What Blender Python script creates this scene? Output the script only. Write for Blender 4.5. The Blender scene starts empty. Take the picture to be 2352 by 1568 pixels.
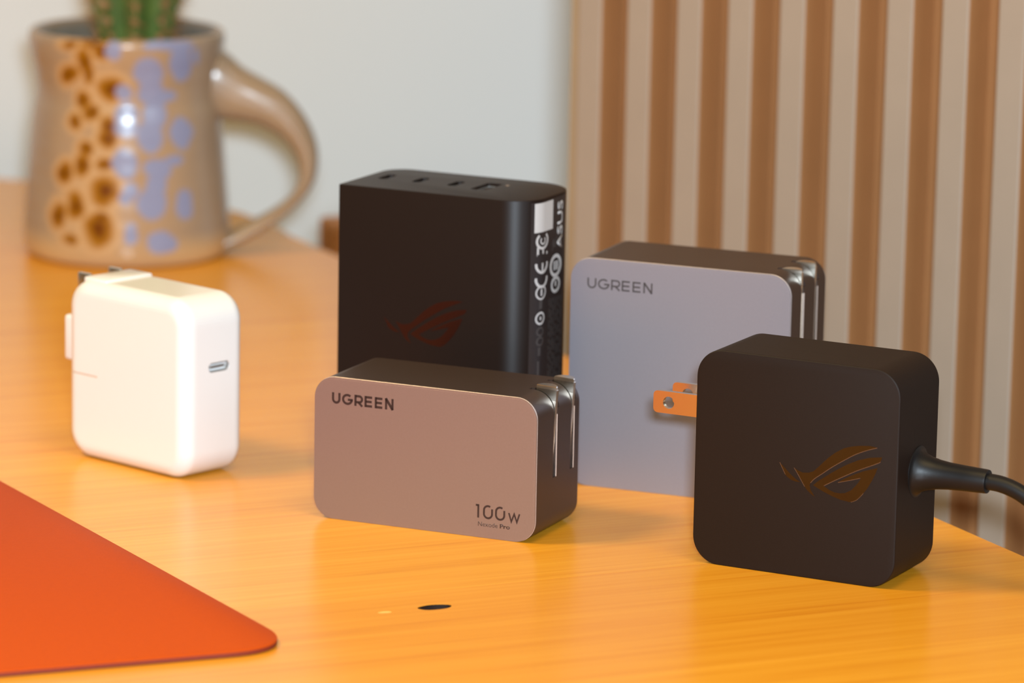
import bpy, bmesh, math, random
from mathutils import Vector, Matrix
from mathutils.geometry import tessellate_polygon
random.seed(7)
S = bpy.context.scene
C = S.collection
R = math.radians
MM = 0.001

# ------------------------------------------------------------------ camera
CAM_H = 0.309437
F_PX = 10000.0
cam_d = bpy.data.cameras.new('camera')
cam = bpy.data.objects.new('camera', cam_d)
C.objects.link(cam)
cam_d.sensor_width = 36.0
cam_d.lens = 36.0 * F_PX / 2352.0
cam_d.clip_start = 0.05
_p, _r = R(11.645), R(1.097)
_F = Vector((0, math.cos(_p), -math.sin(_p)))
_U = Vector((0, math.sin(_p), math.cos(_p)))
_X = Vector((1, 0, 0))
cr = _X * math.cos(_r) + _U * math.sin(_r)
cu = -_X * math.sin(_r) + _U * math.cos(_r)
cam.matrix_world = Matrix(((cr.x, cu.x, -_F.x, 0), (cr.y, cu.y, -_F.y, 0),
                           (cr.z, cu.z, -_F.z, CAM_H), (0, 0, 0, 1)))
cam_d.dof.use_dof = True
cam_d.dof.focus_distance = 1.232
cam_d.dof.aperture_fstop = 12.0
cam_d.dof.aperture_blades = 9
S.camera = cam

# ------------------------------------------------------------------ world, lights, exposure
S.view_settings.view_transform = 'Standard'
S.view_settings.look = 'None'
S.view_settings.exposure = 0.0
S.view_settings.gamma = 1.0
S.view_settings.use_curve_mapping = False

W = bpy.data.worlds.new('world')
S.world = W
W.use_nodes = True
bg = W.node_tree.nodes['Background']
bg.inputs['Color'].default_value = (1.0, 0.68, 0.42, 1)
bg.inputs['Strength'].default_value = 0.16


def area(name, loc, target, sx, sy, col, power):
    d = bpy.data.lights.new(name, 'AREA')
    d.shape = 'RECTANGLE'
    d.size, d.size_y = sx, sy
    d.color = col
    d.energy = power
    o = bpy.data.objects.new(name, d)
    C.objects.link(o)
    o.location = loc
    o.rotation_euler = (Vector(target) - Vector(loc)).to_track_quat('-Z', 'Y').to_euler()
    return o


# small flash on top of the camera, a window to the right, a warm lamp at the left
area('camera_flash_light', (0.02, -0.02, CAM_H + 0.055), (0, 1.4, 0.03), 0.07, 0.045, (0.82, 0.98, 1.12), 20.0)
area('window_light', (0.95, 0.1, 0.70), (0, 1.3, 0.03), 0.5, 0.8, (0.76, 0.94, 1.08), 5.0)
area('warm_lamp_light', (-0.42, 1.16, 0.60), (-0.02, 1.12, 0.0), 0.16, 0.16, (1.0, 0.72, 0.33), 3.6)
area('warm_pendant_light', (0.08, 0.92, 0.80), (0.05, 1.1, 0.0), 0.35, 0.35, (1.0, 0.72, 0.31), 2.6)


# ------------------------------------------------------------------ helpers
def lin(c):
    c = c / 255.0
    return c / 12.92 if c <= 0.04045 else ((c + 0.055) / 1.055) ** 2.4


def rgb(r, g, b):
    return (lin(r), lin(g), lin(b), 1.0)


def mat(name, color=(0.5, 0.5, 0.5, 1), rough=0.5, metal=0.0, spec=0.5, var=0.0, vscale=400, bump=0.0, bscale=800,
        coat=0.0, objcol=False):
    m = bpy.data.materials.new(name)
    m.use_nodes = True
    nt = m.node_tree
    b = nt.nodes['Principled BSDF']
    b.inputs['Roughness'].default_value = rough
    b.inputs['Metallic'].default_value = metal
    b.inputs['Specular IOR Level'].default_value = spec
    b.inputs['Coat Weight'].default_value = coat
    tc = nt.nodes.new('ShaderNodeTexCoord')
    n = nt.nodes.new('ShaderNodeTexNoise')
    n.inputs['Scale'].default_value = vscale
    n.inputs['Detail'].default_value = 3
    nt.links.new(tc.outputs['Object'], n.inputs['Vector'])
    mr = nt.nodes.new('ShaderNodeMapRange')
    mr.inputs['To Min'].default_value = 1 - var
    mr.inputs['To Max'].default_value = 1 + var
    nt.links.new(n.outputs['Fac'], mr.inputs['Value'])
    mx = nt.nodes.new('ShaderNodeVectorMath')
    mx.operation = 'SCALE'
    mx.inputs[0].default_value = color[:3]
    nt.links.new(mr.outputs['Result'], mx.inputs['Scale'])
    nt.links.new(mx.outputs['Vector'], b.inputs['Base Color'])
    if bump > 0:
        n2 = nt.nodes.new('ShaderNodeTexNoise')
        n2.inputs['Scale'].default_value = bscale
        n2.inputs['Detail'].default_value = 4
        nt.links.new(tc.outputs['Object'], n2.inputs['Vector'])
        bp = nt.nodes.new('ShaderNodeBump')
        bp.inputs['Strength'].default_value = bump
        bp.inputs['Distance'].default_value = 0.0003
        nt.links.new(n2.outputs['Fac'], bp.inputs['Height'])
        nt.links.new(bp.outputs['Normal'], b.inputs['Normal'])
    return m


def wood(name, stops, grain_deg, rough, scale=1.0, bump=0.05):
    """streaky wood: grain runs along grain_deg in the object's XY plane"""
    m = bpy.data.materials.new(name)
    m.use_nodes = True
    nt = m.node_tree
    b = nt.nodes['Principled BSDF']
    tc = nt.nodes.new('ShaderNodeTexCoord')
    rot = nt.nodes.new('ShaderNodeVectorRotate')
    rot.rotation_type = 'Z_AXIS'
    rot.inputs['Angle'].default_value = R(-grain_deg)
    nt.links.new(tc.outputs['Object'], rot.inputs['Vector'])
    oi = nt.nodes.new('ShaderNodeObjectInfo')
    off = nt.nodes.new('ShaderNodeVectorMath')
    off.operation = 'ADD'
    nt.links.new(rot.outputs['Vector'], off.inputs[0])
    nt.links.new(oi.outputs['Random'], off.inputs[1])

    def noise(sx, sy, detail, dist):
        mp = nt.nodes.new('ShaderNodeVectorMath')
        mp.operation = 'MULTIPLY'
        mp.inputs[1].default_value = (sx * scale, sy * scale, sy * scale)
        nt.links.new(off.outputs['Vector'], mp.inputs[0])
        n = nt.nodes.new('ShaderNodeTexNoise')
        n.inputs['Scale'].default_value = 1.0
        n.inputs['Detail'].default_value = detail
        n.inputs['Distortion'].default_value = dist
        nt.links.new(mp.outputs['Vector'], n.inputs['Vector'])
        return n
    n1 = noise(5, 70, 3, 0.6)
    n2 = noise(9, 420, 4, 0.2)
    n3 = noise(60, 900, 2, 0.0)
    a = nt.nodes.new('ShaderNodeMath'); a.operation = 'MULTIPLY_ADD'
    a.inputs[1].default_value = 0.58
    nt.links.new(n2.outputs['Fac'], a.inputs[0])
    s1 = nt.nodes.new('ShaderNodeMath'); s1.operation = 'MULTIPLY'; s1.inputs[1].default_value = 0.32
    nt.links.new(n1.outputs['Fac'], s1.inputs[0])
    nt.links.new(s1.outputs[0], a.inputs[2])
    a2 = nt.nodes.new('ShaderNodeMath'); a2.operation = 'MULTIPLY_ADD'; a2.inputs[1].default_value = 0.1
    nt.links.new(n3.outputs['Fac'], a2.inputs[0])
    nt.links.new(a.outputs[0], a2.inputs[2])
    cr_ = nt.nodes.new('ShaderNodeValToRGB')
    el = cr_.color_ramp.elements
    el[0].position, el[0].color = stops[0]
    el[1].position, el[1].color = stops[-1]
    for pos, col in stops[1:-1]:
        e = el.new(pos); e.color = col
    nt.links.new(a2.outputs[0], cr_.inputs['Fac'])
    mx = nt.nodes.new('ShaderNodeMix'); mx.data_type = 'RGBA'; mx.blend_type = 'MULTIPLY'
    mx.inputs['Factor'].default_value = 1.0
    nt.links.new(cr_.outputs['Color'], mx.inputs['A'])
    nt.links.new(oi.outputs['Color'], mx.inputs['B'])
    nt.links.new(mx.outputs['Result'], b.inputs['Base Color'])
    b.inputs['Roughness'].default_value = rough
    bp = nt.nodes.new('ShaderNodeBump')
    bp.inputs['Strength'].default_value = bump
    bp.inputs['Distance'].default_value = 0.0004
    nt.links.new(n2.outputs['Fac'], bp.inputs['Height'])
    nt.links.new(bp.outputs['Normal'], b.inputs['Normal'])
    return m


def obj(name, bm, m, parent=None, smooth=None, loc=None, rotz=None):
    me = bpy.data.meshes.new(name)
    bmesh.ops.recalc_face_normals(bm, faces=bm.faces[:])
    bm.to_mesh(me)
    bm.free()
    for q in (m if isinstance(m, (list, tuple)) else [m]):
        me.materials.append(q)
    o = bpy.data.objects.new(name, me)
    C.objects.link(o)
    if parent is not None:
        o.parent = parent
    if loc is not None:
        o.location = loc
    if rotz is not None:
        o.rotation_euler = (0, 0, rotz)
    if smooth is not None:
        shade(me, smooth)
    return o


def shade(me, angle):
    me.shade_smooth()
    try:
        me.set_sharp_from_angle(angle=R(angle))
    except Exception:
        pass


def thing(name, label, cat, loc=(0, 0, 0), rotz=0.0, group=None):
    o = bpy.data.objects.new(name, None)
    o.empty_display_size = 0.02
    C.objects.link(o)
    o.location = loc
    o.rotation_euler = (0, 0, rotz)
    o['label'] = label
    o['category'] = cat
    if group:
        o['group'] = group
    return o


def tag(o, label, cat, group=None):
    o['label'] = label
    o['category'] = cat
    if group:
        o['group'] = group
    return o


def box(bm, x0, x1, y0, y1, z0, z1, mi=0):
    vs = [bm.verts.new((x, y, z)) for z in (z0, z1) for y in (y0, y1) for x in (x0, x1)]
    for f in ((0, 1, 3, 2), (4, 6, 7, 5), (0, 4, 5, 1), (2, 3, 7, 6), (0, 2, 6, 4), (1, 5, 7, 3)):
        fc = bm.faces.new([vs[i] for i in f])
        fc.material_index = mi
    return vs


def bevbox(x0, x1, y0, y1, z0, z1, r, seg=2):
    bm = bmesh.new()
    box(bm, x0, x1, y0, y1, z0, z1)
    bmesh.ops.bevel(bm, geom=bm.edges[:], offset=r, segments=seg, affect='EDGES', profile=0.5)
    return bm


def rrect(x0, x1, y0, y1, rad, n=10):
    """rounded rectangle outline, counter-clockwise; rad = one radius or (bl, br, tr, tl)"""
    if not isinstance(rad, (tuple, list)):
        rad = (rad,) * 4
    out = []
    for (cx, cy, a0, r) in ((x0, y0, 180, rad[0]), (x1, y0, 270, rad[1]), (x1, y1, 0, rad[2]), (x0, y1, 90, rad[3])):
        ox = cx + r if cx == x0 else cx - r
        oy = cy + r if cy == y0 else cy - r
        for k in range(n + 1):
            a = R(a0 + 90.0 * k / n)
            out.append((ox + r * math.cos(a), oy + r * math.sin(a)))
    return out


def rings_to_bm(rings, cap0=True, cap1=True, closed=True, bm=None):
    bm = bm or bmesh.new()
    vr = [[bm.verts.new(p) for p in ring] for ring in rings]
    n = len(vr[0])
    for i in range(len(vr) - 1):
        for k in range(n if closed else n - 1):
            a, b = vr[i][k], vr[i][(k + 1) % n]
            c, d = vr[i + 1][(k + 1) % n], vr[i + 1][k]
            try:
                bm.faces.new((a, b, c, d))
            except ValueError:
                pass
    if cap0:
        bm.faces.new(vr[0][::-1])
    if cap1:
        bm.faces.new(vr[-1])
    return bm


def slab(w, h, v0, v1, Rc, e0, e1, n=10, ne=4, u0=0.0, z0=0.0, bm=None):
    """charger body: rounded rectangle in u-z (mm) extruded along v, edges rounded by e0 (front) and e1 (back)"""
    rings = []

    def ring(inset, v):
        r = max(Rc - inset, 0.05)
        return [(x * MM, v * MM, z * MM) for x, z in rrect(u0 + inset, u0 + w - inset, z0 + inset, z0 + h - inset, r, n)]
    for k in range(ne + 1):
        t = R(90.0 * k / ne)
        rings.append(ring(e0 * (1 - math.sin(t)), v0 + e0 * (1 - math.cos(t))))
    sup = min(0.25, (v1 - v0 - e0 - e1) * 0.2)
    rings.append(ring(0.0, v0 + e0 + sup))
    rings.append(ring(0.0, v1 - e1 - sup))
    for k in range(ne + 1):
        t = R(90.0 * (ne - k) / ne)
        rings.append(ring(e1 * (1 - math.sin(t)), v1 - e1 * (1 - math.cos(t))))
    return rings_to_bm(rings, bm=bm)


def prism(poly, plane, a, b, bm=None):
    """extrude a 2-D polygon (mm): plane 'uz' along v, 'vz' along u, 'uv' along z, from a to b"""
    bm = bm or bmesh.new()

    def P(q, t):
        if plane == 'uz':
            return (q[0] * MM, t * MM, q[1] * MM)
        if plane == 'vz':
            return (t * MM, q[0] * MM, q[1] * MM)
        return (q[0] * MM, q[1] * MM, t * MM)
    v0 = [bm.verts.new(P(q, a)) for q in poly]
    v1 = [bm.verts.new(P(q, b)) for q in poly]
    n = len(poly)
    for k in range(n):
        bm.faces.new((v0[k], v0[(k + 1) % n], v1[(k + 1) % n], v1[k]))
    bm.faces.new(v0[::-1])
    bm.faces.new(v1)
    return bm


def ring_prism(outer, inner, plane, a, b):
    """extruded outline with a hole: outer and inner have the same number of points"""
    bm = bmesh.new()

    def P(q, t):
        if plane == 'uz':
            return (q[0] * MM, t * MM, q[1] * MM)
        if plane == 'vz':
            return (t * MM, q[0] * MM, q[1] * MM)
        return (q[0] * MM, q[1] * MM, t * MM)
    L = [[bm.verts.new(P(q, t)) for q in pl] for pl, t in ((outer, a), (outer, b), (inner, b), (inner, a))]
    n = len(outer)
    for i in range(4):
        A, B = L[i], L[(i + 1) % 4]
        for k in range(n):
            bm.faces.new((A[k], A[(k + 1) % n], B[(k + 1) % n], B[k]))
    return bm


def cut(o, cutters):
    """real recesses: subtract closed meshes from a part"""
    tmp = []
    for bm in cutters:
        c = obj('cutter', bm, o.data.materials[0], o.parent)
        tmp.append(c)
        md = o.modifiers.new('cut', 'BOOLEAN')
        md.operation = 'DIFFERENCE'
        md.solver = 'EXACT'
        md.object = c
    dg = bpy.context.evaluated_depsgraph_get()
    me = bpy.data.meshes.new_from_object(o.evaluated_get(dg))
    o.modifiers.clear()
    old = o.data
    o.data = me
    me.name = o.name
    bpy.data.meshes.remove(old)
    for c in tmp:
        d = c.data
        bpy.data.objects.remove(c)
        bpy.data.meshes.remove(d)
    return o


def catmull(pts, n):
    out = []
    P = [pts[0]] + list(pts) + [pts[-1]]
    for i in range(1, len(P) - 2):
        for k in range(n):
            t = k / n
            p0, p1, p2, p3 = P[i - 1], P[i], P[i + 1], P[i + 2]
            out.append(tuple(0.5 * ((2 * p1[j]) + (-p0[j] + p2[j]) * t + (2 * p0[j] - 5 * p1[j] + 4 * p2[j] - p3[j]) * t * t
                                    + (-p0[j] + 3 * p1[j] - 3 * p2[j] + p3[j]) * t ** 3) for j in range(len(p1))))
    out.append(tuple(pts[-1]))
    return out


def stroke(bm, pts, w, plane_fn, d0, d1):
    """flat lettering stroke of width w along a polyline (2-D, mm)"""
    n = len(pts)
    Lf, Rt = [], []
    for i, p in enumerate(pts):
        def nrm(a, b):
            dx, dy = b[0] - a[0], b[1] - a[1]
            l = math.hypot(dx, dy) or 1
            return (-dy / l, dx / l)
        if i == 0:
            nx, ny = nrm(pts[0], pts[1]); k = 1
        elif i == n - 1:
            nx, ny = nrm(pts[-2], pts[-1]); k = 1
        else:
            a, b = nrm(pts[i - 1], p), nrm(p, pts[i + 1])
            mx, my = a[0] + b[0], a[1] + b[1]
            l = math.hypot(mx, my) or 1
            nx, ny = mx / l, my / l
            k = 1 / max(0.35, nx * a[0] + ny * a[1])
        Lf.append((p[0] + nx * w / 2 * k, p[1] + ny * w / 2 * k))
        Rt.append((p[0] - nx * w / 2 * k, p[1] - ny * w / 2 * k))
    v = [[bm.verts.new(plane_fn(q, d)) for q in side] for side, d in ((Lf, d0), (Rt, d0), (Rt, d1), (Lf, d1))]
    for j in range(4):
        A, B = v[j], v[(j + 1) % 4]
        for i in range(n - 1):
            bm.faces.new((A[i], A[i + 1], B[i + 1], B[i]))
    bm.faces.new((v[0][0], v[1][0], v[2][0], v[3][0]))
    bm.faces.new((v[3][-1], v[2][-1], v[1][-1], v[0][-1]))


def arc(cx, cy, rx, ry, a0, a1, n=12):
    return [(cx + rx * math.cos(R(a0 + (a1 - a0) * k / n)), cy + ry * math.sin(R(a0 + (a1 - a0) * k / n))) for k in range(n + 1)]


def front_fn(q, d):   # print on a front face (v = 0), d mm proud
    return (q[0] * MM, -d * MM, q[1] * MM)


FONT_CACHE = {}


def text_bm(body, x0, y0, width, height, fn, depth=0.04, bold=0.0):
    """flat text from the built-in font fitted to width x height (mm), mapped through fn(q, d)"""
    cd = bpy.data.curves.new('text', 'FONT')
    cd.body = body
    cd.offset = bold
    cd.resolution_u = 4
    to = bpy.data.objects.new('text', cd)
    C.objects.link(to)
    dg = bpy.context.evaluated_depsgraph_get()
    me = bpy.data.meshes.new_from_object(to.evaluated_get(dg))
    bpy.data.objects.remove(to)
    bpy.data.curves.remove(cd)
    xs = [v.co.x for v in me.vertices]; ys = [v.co.y for v in me.vertices]
    ax, bx, ay, by = min(xs), max(xs), min(ys), max(ys)
    bm = bmesh.new()
    bm.from_mesh(me)
    bpy.data.meshes.remove(me)
    ret = bmesh.ops.extrude_face_region(bm, geom=bm.faces[:])
    top = {e for e in ret['geom'] if isinstance(e, bmesh.types.BMVert)}
    for v in bm.verts:
        q = (x0 + (v.co.x - ax) / (bx - ax) * width, y0 + (v.co.y - ay) / (by - ay) * height)
        v.co = fn(q, depth if v in top else 0.0)
    return bm


def lathe(profile, n=96, closed_bottom=False):
    rings = [[(r * math.cos(2 * math.pi * k / n), r * math.sin(2 * math.pi * k / n), z) for k in range(n)] for r, z in profile]
    return rings_to_bm(rings, cap0=closed_bottom, cap1=False)


def tube(pts, rads, n=20, caps=True):
    """round tube through 3-D points"""
    bm = bmesh.new()
    rings = []
    P = [Vector(p) for p in pts]
    up = Vector((0, 0, 1))
    for i, p in enumerate(P):
        t = (P[min(i + 1, len(P) - 1)] - P[max(i - 1, 0)]).normalized()
        s = t.cross(up)
        if s.length < 1e-3:
            s = t.cross(Vector((0, 1, 0)))
        s.normalize()
        q = s.cross(t).normalized()
        r = rads[i]
        rings.append([tuple(p + s * r * math.cos(2 * math.pi * k / n) + q * r * math.sin(2 * math.pi * k / n)) for k in range(n)])
    return rings_to_bm(rings, caps, caps, bm=bm)


# ------------------------------------------------------------------ materials
M_wall = mat('white_wall_paint', rgb(216, 220, 221), 0.85, var=0.02, vscale=6, bump=0.15, bscale=90)
M_floor = wood('dark_floor_wood', [(0.3, rgb(70, 42, 22)), (0.7, rgb(110, 70, 38))], 0, 0.45, 0.4)
M_table = wood('honey_pine', [(0.30, rgb(212, 134, 26)), (0.42, rgb(226, 153, 36)), (0.55, rgb(232, 162, 44)), (0.75, rgb(238, 172, 56))],
               24.5, 0.27)
M_hole = mat('charred_hole', rgb(30, 14, 9), 0.7, spec=0.2, var=0.4, vscale=900)
M_dent = mat('pale_dent', rgb(222, 166, 84), 0.6, var=0.15, vscale=900)
M_mat = mat('orange_leather', rgb(180, 68, 3), 0.66, spec=0.18, var=0.05, vscale=500, bump=0.22, bscale=1500)
M_matedge_shaded = mat('orange_leather_edge_shaded', rgb(118, 34, 6), 0.7, var=0.15, vscale=900, bump=0.3, bscale=1500)  # shade on the mat's near edge is darkened into this colour
M_matline = mat('leather_scratch', rgb(240, 140, 80), 0.6)
M_slat = mat('pale_slat_veneer', rgb(149, 136, 124), 0.6, var=0.05, vscale=60)
M_slatside = mat('brown_slat_side', rgb(158, 110, 66), 0.65, var=0.06, vscale=60)
M_brown = mat('brown_wood', rgb(196, 128, 56), 0.55, var=0.08, vscale=60)
M_grey_warmlit = mat('satin_grey_metal_warm_lit', rgb(152, 134, 127), 0.42, metal=0.65, var=0.05, vscale=1500, bump=0.05, bscale=3000)  # shared charger grey, warm table reflection tinted into the colour
M_grey_coollit = mat('satin_grey_metal_cool_lit', rgb(143, 142, 153), 0.44, metal=0.5, var=0.05, vscale=1500, bump=0.05, bscale=3000)  # same charger grey, cool light tinted into the colour
M_greyrim = mat('bright_grey_rim', rgb(228, 210, 200), 0.42, metal=0.4)
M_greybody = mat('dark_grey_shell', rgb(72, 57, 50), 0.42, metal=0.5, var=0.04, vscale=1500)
M_print = mat('dark_print', rgb(46, 29, 27), 0.5)
M_print2 = mat('dark_grey_print', rgb(62, 58, 60), 0.5)
M_chrome = mat('polished_prong_metal', rgb(232, 226, 212), 0.24, metal=1.0)
M_black = mat('matt_black_plastic', rgb(28, 18, 13), 0.55, spec=0.22, var=0.15, vscale=2500, bump=0.06, bscale=2500)
M_black2 = mat('black_plastic_shell', rgb(25, 15, 11), 0.45, spec=0.22, var=0.1, vscale=2500)
M_gloss = mat('glossy_black_inlay', rgb(26, 12, 8), 0.08, coat=0.5)
M_gloss2 = mat('dark_red_inlay', rgb(30, 7, 4), 0.3)
M_edge_highlight = mat('thin_edge_highlight', rgb(120, 88, 64), 0.45, metal=0.5)  # painted highlight for the lit edges of the emblem
M_cable = mat('black_rubber', rgb(16, 15, 16), 0.45, spec=0.35, var=0.1, vscale=1500, bump=0.05, bscale=1800)
M_white = mat('glossy_white_plastic', rgb(226, 224, 222), 0.16)
M_seam = mat('seam_tan', rgb(206, 182, 156), 0.6)
M_port = mat('port_metal', rgb(190, 190, 188), 0.3, metal=0.8)
M_portdark = mat('port_dark', rgb(18, 16, 15), 0.5)
M_sticker = mat('white_sticker', rgb(192, 190, 189), 0.5)
M_labelprint = mat('light_grey_print', rgb(188, 186, 186), 0.5)
M_labelfaint = mat('faint_grey_print', rgb(66, 61, 60), 0.5)
M_labelbase = mat('dark_label', rgb(40, 34, 34), 0.45)
M_led = mat('status_dot', rgb(150, 120, 90), 0.2)

# ------------------------------------------------------------------ structure
ROOM_FLOOR = -0.74
WALL_Y = 1.87
bm = bmesh.new(); box(bm, -2.2, 2.2, WALL_Y, WALL_Y + 0.1, ROOM_FLOOR, 1.76)
wall = obj('wall_back', bm, M_wall); wall['kind'] = 'structure'
bm = bmesh.new(); box(bm, -2.2, 2.2, -1.6, WALL_Y, ROOM_FLOOR - 0.05, ROOM_FLOOR)
floor = obj('floor', bm, M_floor); floor['kind'] = 'structure'

# ------------------------------------------------------------------ table
GA = R(24.5)
g = Vector((math.cos(GA), math.sin(GA)))
pn = Vector((-math.sin(GA), math.cos(GA)))
table = thing('wooden_table', 'honey coloured wooden table of glued boards under the chargers and mug', 'table', (0, 0, 0))
e_dir = Vector((235.5, -489.2)).normalized()
E0 = Vector((-0.0876, 1.6993))
corner = [(-0.0925, 1.712), (-0.100, 1.731), (-0.112, 1.752), (-0.132, 1.774), (-0.160, 1.795), (-0.195, 1.815), (-0.235, 1.829), (-0.29, 1.840), (-0.36, 1.845)]
outline = [tuple(E0 + e_dir * 1.42), tuple(E0)] + corner + [(-0.75, 1.845), (-1.15, 1.45), (-0.75, 0.22), (0.30, 0.22)]
outline = [Vector(p) for p in outline]
if sum(outline[i].x * outline[(i + 1) % len(outline)].y - outline[(i + 1) % len(outline)].x * outline[i].y for i in range(len(outline))) < 0:
    outline.reverse()


def clip(poly, n, c, keep_ge):
    out = []
    for i in range(len(poly)):
        a, b = poly[i], poly[(i + 1) % len(poly)]
        da, db = a.dot(n) - c, b.dot(n) - c
        if not keep_ge:
            da, db = -da, -db
        if da >= 0:
            out.append(a)
        if (da >= 0) != (db >= 0):
            out.append(a + (b - a) * (da / (da - db)))
    return out


def inset(poly, d):
    n = len(poly)
    out = []
    for i in range(n):
        a, b, c = poly[i - 1], poly[i], poly[(i + 1) % n]
        e1 = (b - a).normalized(); e2 = (c - b).normalized()
        n1 = Vector((-e1.y, e1.x)); n2 = Vector((-e2.y, e2.x))
        m = (n1 + n2)
        m = m / max(0.2, m.length_squared) * 2
        out.append(b + m * d)
    return out


JOINT = 1.0644
STEP = 0.096
boards = {}
tones = {0: (0.955, 0.90, 0.80), 1: (1.0, 1.0, 1.0), 2: (0.985, 0.975, 0.95), 3: (1.0, 0.99, 0.98), 4: (0.98, 0.96, 0.93), 5: (1, 0.98, 0.96),
         6: (0.98, 0.96, 0.94), 7: (1, 1, 0.98), -1: (1.0, 0.985, 0.95)}
for k in range(-10, 10):
    lo, hi = JOINT + (k - 1) * STEP, JOINT + k * STEP
    poly = clip(clip(outline, pn, lo, True), pn, hi, False)
    if len(poly) < 3:
        continue
    cl = [poly[0]]
    for q in poly[1:]:
        if (q - cl[-1]).length > 1e-5:
            cl.append(q)
    if (cl[0] - cl[-1]).length < 1e-5:
        cl.pop()
    if len(cl) < 3:
        continue
    i0, i1 = inset(cl, 0.00001), inset(cl, 0.00004)
    bm = rings_to_bm([[(q.x, q.y, -0.028) for q in i0], [(q.x, q.y, -0.00005) for q in i0], [(q.x, q.y, 0.0) for q in i1]])
    b = obj('board', bm, M_table, table)
    t = tones.get(k, (1, 0.98, 0.96))
    b.color = (t[0], t[1], t[2], 1)
    boards[k] = b
for lx, ly in ((-0.25, 1.66), (0.06, 1.20), (-0.80, 1.30), (0.22, 0.62), (-0.60, 0.40)):
    obj('leg', bevbox(lx - 0.025, lx + 0.025, ly - 0.025, ly + 0.025, ROOM_FLOOR, -0.028, 0.003), M_brown, table)


def ell(cx, cy, rx, ry, ang, n=24, jit=0.0):
    out = []
    for k in range(n):
        a = 2 * math.pi * k / n
        j = 1 + jit * math.sin(3 * a + 1) * 0.5 + jit * math.sin(5 * a)
        x, y = rx * j * math.cos(a), ry * j * math.sin(a)
        out.append((cx + x * math.cos(ang) - y * math.sin(ang), cy + x * math.sin(ang) + y * math.cos(ang)))
    return out


# dark knot hole and a pale dent in the front board
def pit(bd, cx, cy, rx, ry, ang, depth, m, name):
    cut(bd, [prism(ell(cx, cy, rx, ry, ang, jit=0.025), 'uv', -depth, 1.0)])
    rings = []
    for f, z in ((0.995, -0.05), (0.97, -0.5 * depth), (0.8, -0.85 * depth), (0.4, -0.97 * depth), (0.05, -0.985 * depth)):
        rings.append([(x * MM, y * MM, z * MM) for x, y in ell(cx, cy, rx * f, ry * f, ang, jit=0.025)])
    h = obj(name, rings_to_bm(rings, False, True), m, bd, smooth=60)
    return h


kb = boards[0]
h = pit(kb, -19.6, 1142.6, 4.9, 2.6, R(24), 1.6, M_hole, 'knot_hole')
h['label'] = 'dark charred knot hole'
h2 = pit(kb, -33.0, 1136.2, 2.0, 1.0, R(20), 0.25, M_dent, 'dent')
h2['label'] = 'small pale dent'

# ------------------------------------------------------------------ slatted panel behind the table
ang = R(-42.0)
pd = Vector((math.cos(ang), math.sin(ang), 0))
P0 = Vector((0.0248 - 0.0118 * math.cos(ang), 1.500 - 0.0118 * math.sin(ang), 0))
panel = thing('slatted_panel', 'tall panel of pale vertical wooden slats with brown grooves behind the table', 'panel', (P0.x, P0.y, ROOM_FLOOR), ang)
PH = 1.25
NS = 15
PITCH = 0.0223
bm = bmesh.new(); box(bm, 0, PITCH * NS, 0.0115, 0.022, 0, PH)
obj('backing_board', bm, M_slatside, panel)
bm = bmesh.new(); box(bm, 0, 0.0058, 0.004, 0.0115, 0, PH)
M_trim = mat('muted_trim_wood', rgb(150, 132, 108), 0.6, var=0.05, vscale=60)
obj('edge_trim', bm, M_trim, panel)
for k in range(NS):
    bm = bmesh.new()
    x0 = 0.0118 + k * PITCH - 0.0055
    x1 = x0 + 0.0110
    # body of the slat (brown) with rounded pale front
    prof = [(x0, 0.0115), (x0, 0.0009), (x0 + 0.0002, 0.0003), (x0 + 0.0008, 0.0), (x1 - 0.0008, 0.0), (x1 - 0.0002, 0.0003), (x1, 0.0009), (x1, 0.0115)]
    lo = [bm.verts.new((x, y, 0.0)) for x, y in prof]
    hi = [bm.verts.new((x, y, PH)) for x, y in prof]
    for i in range(len(prof) - 1):
        f = bm.faces.new((lo[i], lo[i + 1], hi[i + 1], hi[i]))
        f.material_index = 1 if i in (0, 5, 6) else 0
    bm.faces.new(hi); bm.faces.new(lo[::-1])
    f = bm.faces.new((lo[-1], lo[0], hi[0], hi[-1])); f.material_index = 1
    obj('slat', bm, [M_slat, M_slatside], panel)

# brown post just beyond the table edge
post = obj('wooden_post', bevbox(0, 0.06, 0, 0.020, 0, 0.7425, 0.002), M_brown, loc=(-0.0718, 1.715, ROOM_FLOOR), rotz=R(22))
tag(post, 'square brown wooden post standing beyond the table edge, left of the tall black charger', 'post')

# ------------------------------------------------------------------ orange desk mat
MT = 0.0019
mat_pts = []
c0 = Vector((-0.0536, 1.0955)); dr = Vector((-0.4905, 0.8714)); df = Vector((-0.93, -0.367))
rad = 0.020
pa, pb = c0 + dr * rad, c0 + df * rad
arcp = []
for k in range(13):
    t = k / 12
    arcp.append(pa * (1 - t) ** 2 + c0 * 2 * t * (1 - t) + pb * t * t)
outl = [c0 + dr * 0.27] + arcp + [c0 + df * 0.55, c0 + df * 0.55 + dr * 0.27]
if sum(outl[i].x * outl[(i + 1) % len(outl)].y - outl[(i + 1) % len(outl)].x * outl[i].y for i in range(len(outl))) < 0:
    outl.reverse()
deskmat = thing('desk_mat', 'smooth orange leather desk mat with a rounded corner lying at front left', 'desk mat', (0, 0, 0))
i1 = inset(outl, 0.0005)
obj('underside', rings_to_bm([[(q.x, q.y, 0.0002) for q in outl], [(q.x, q.y, MT - 0.0006) for q in outl]]), M_matedge_shaded, deskmat)
obj('top_leather', rings_to_bm([[(q.x, q.y, MT - 0.0006) for q in outl], [(q.x, q.y, MT - 0.0003) for q in outl], [(q.x, q.y, MT) for q in i1]]), M_mat, deskmat, smooth=50)

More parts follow.
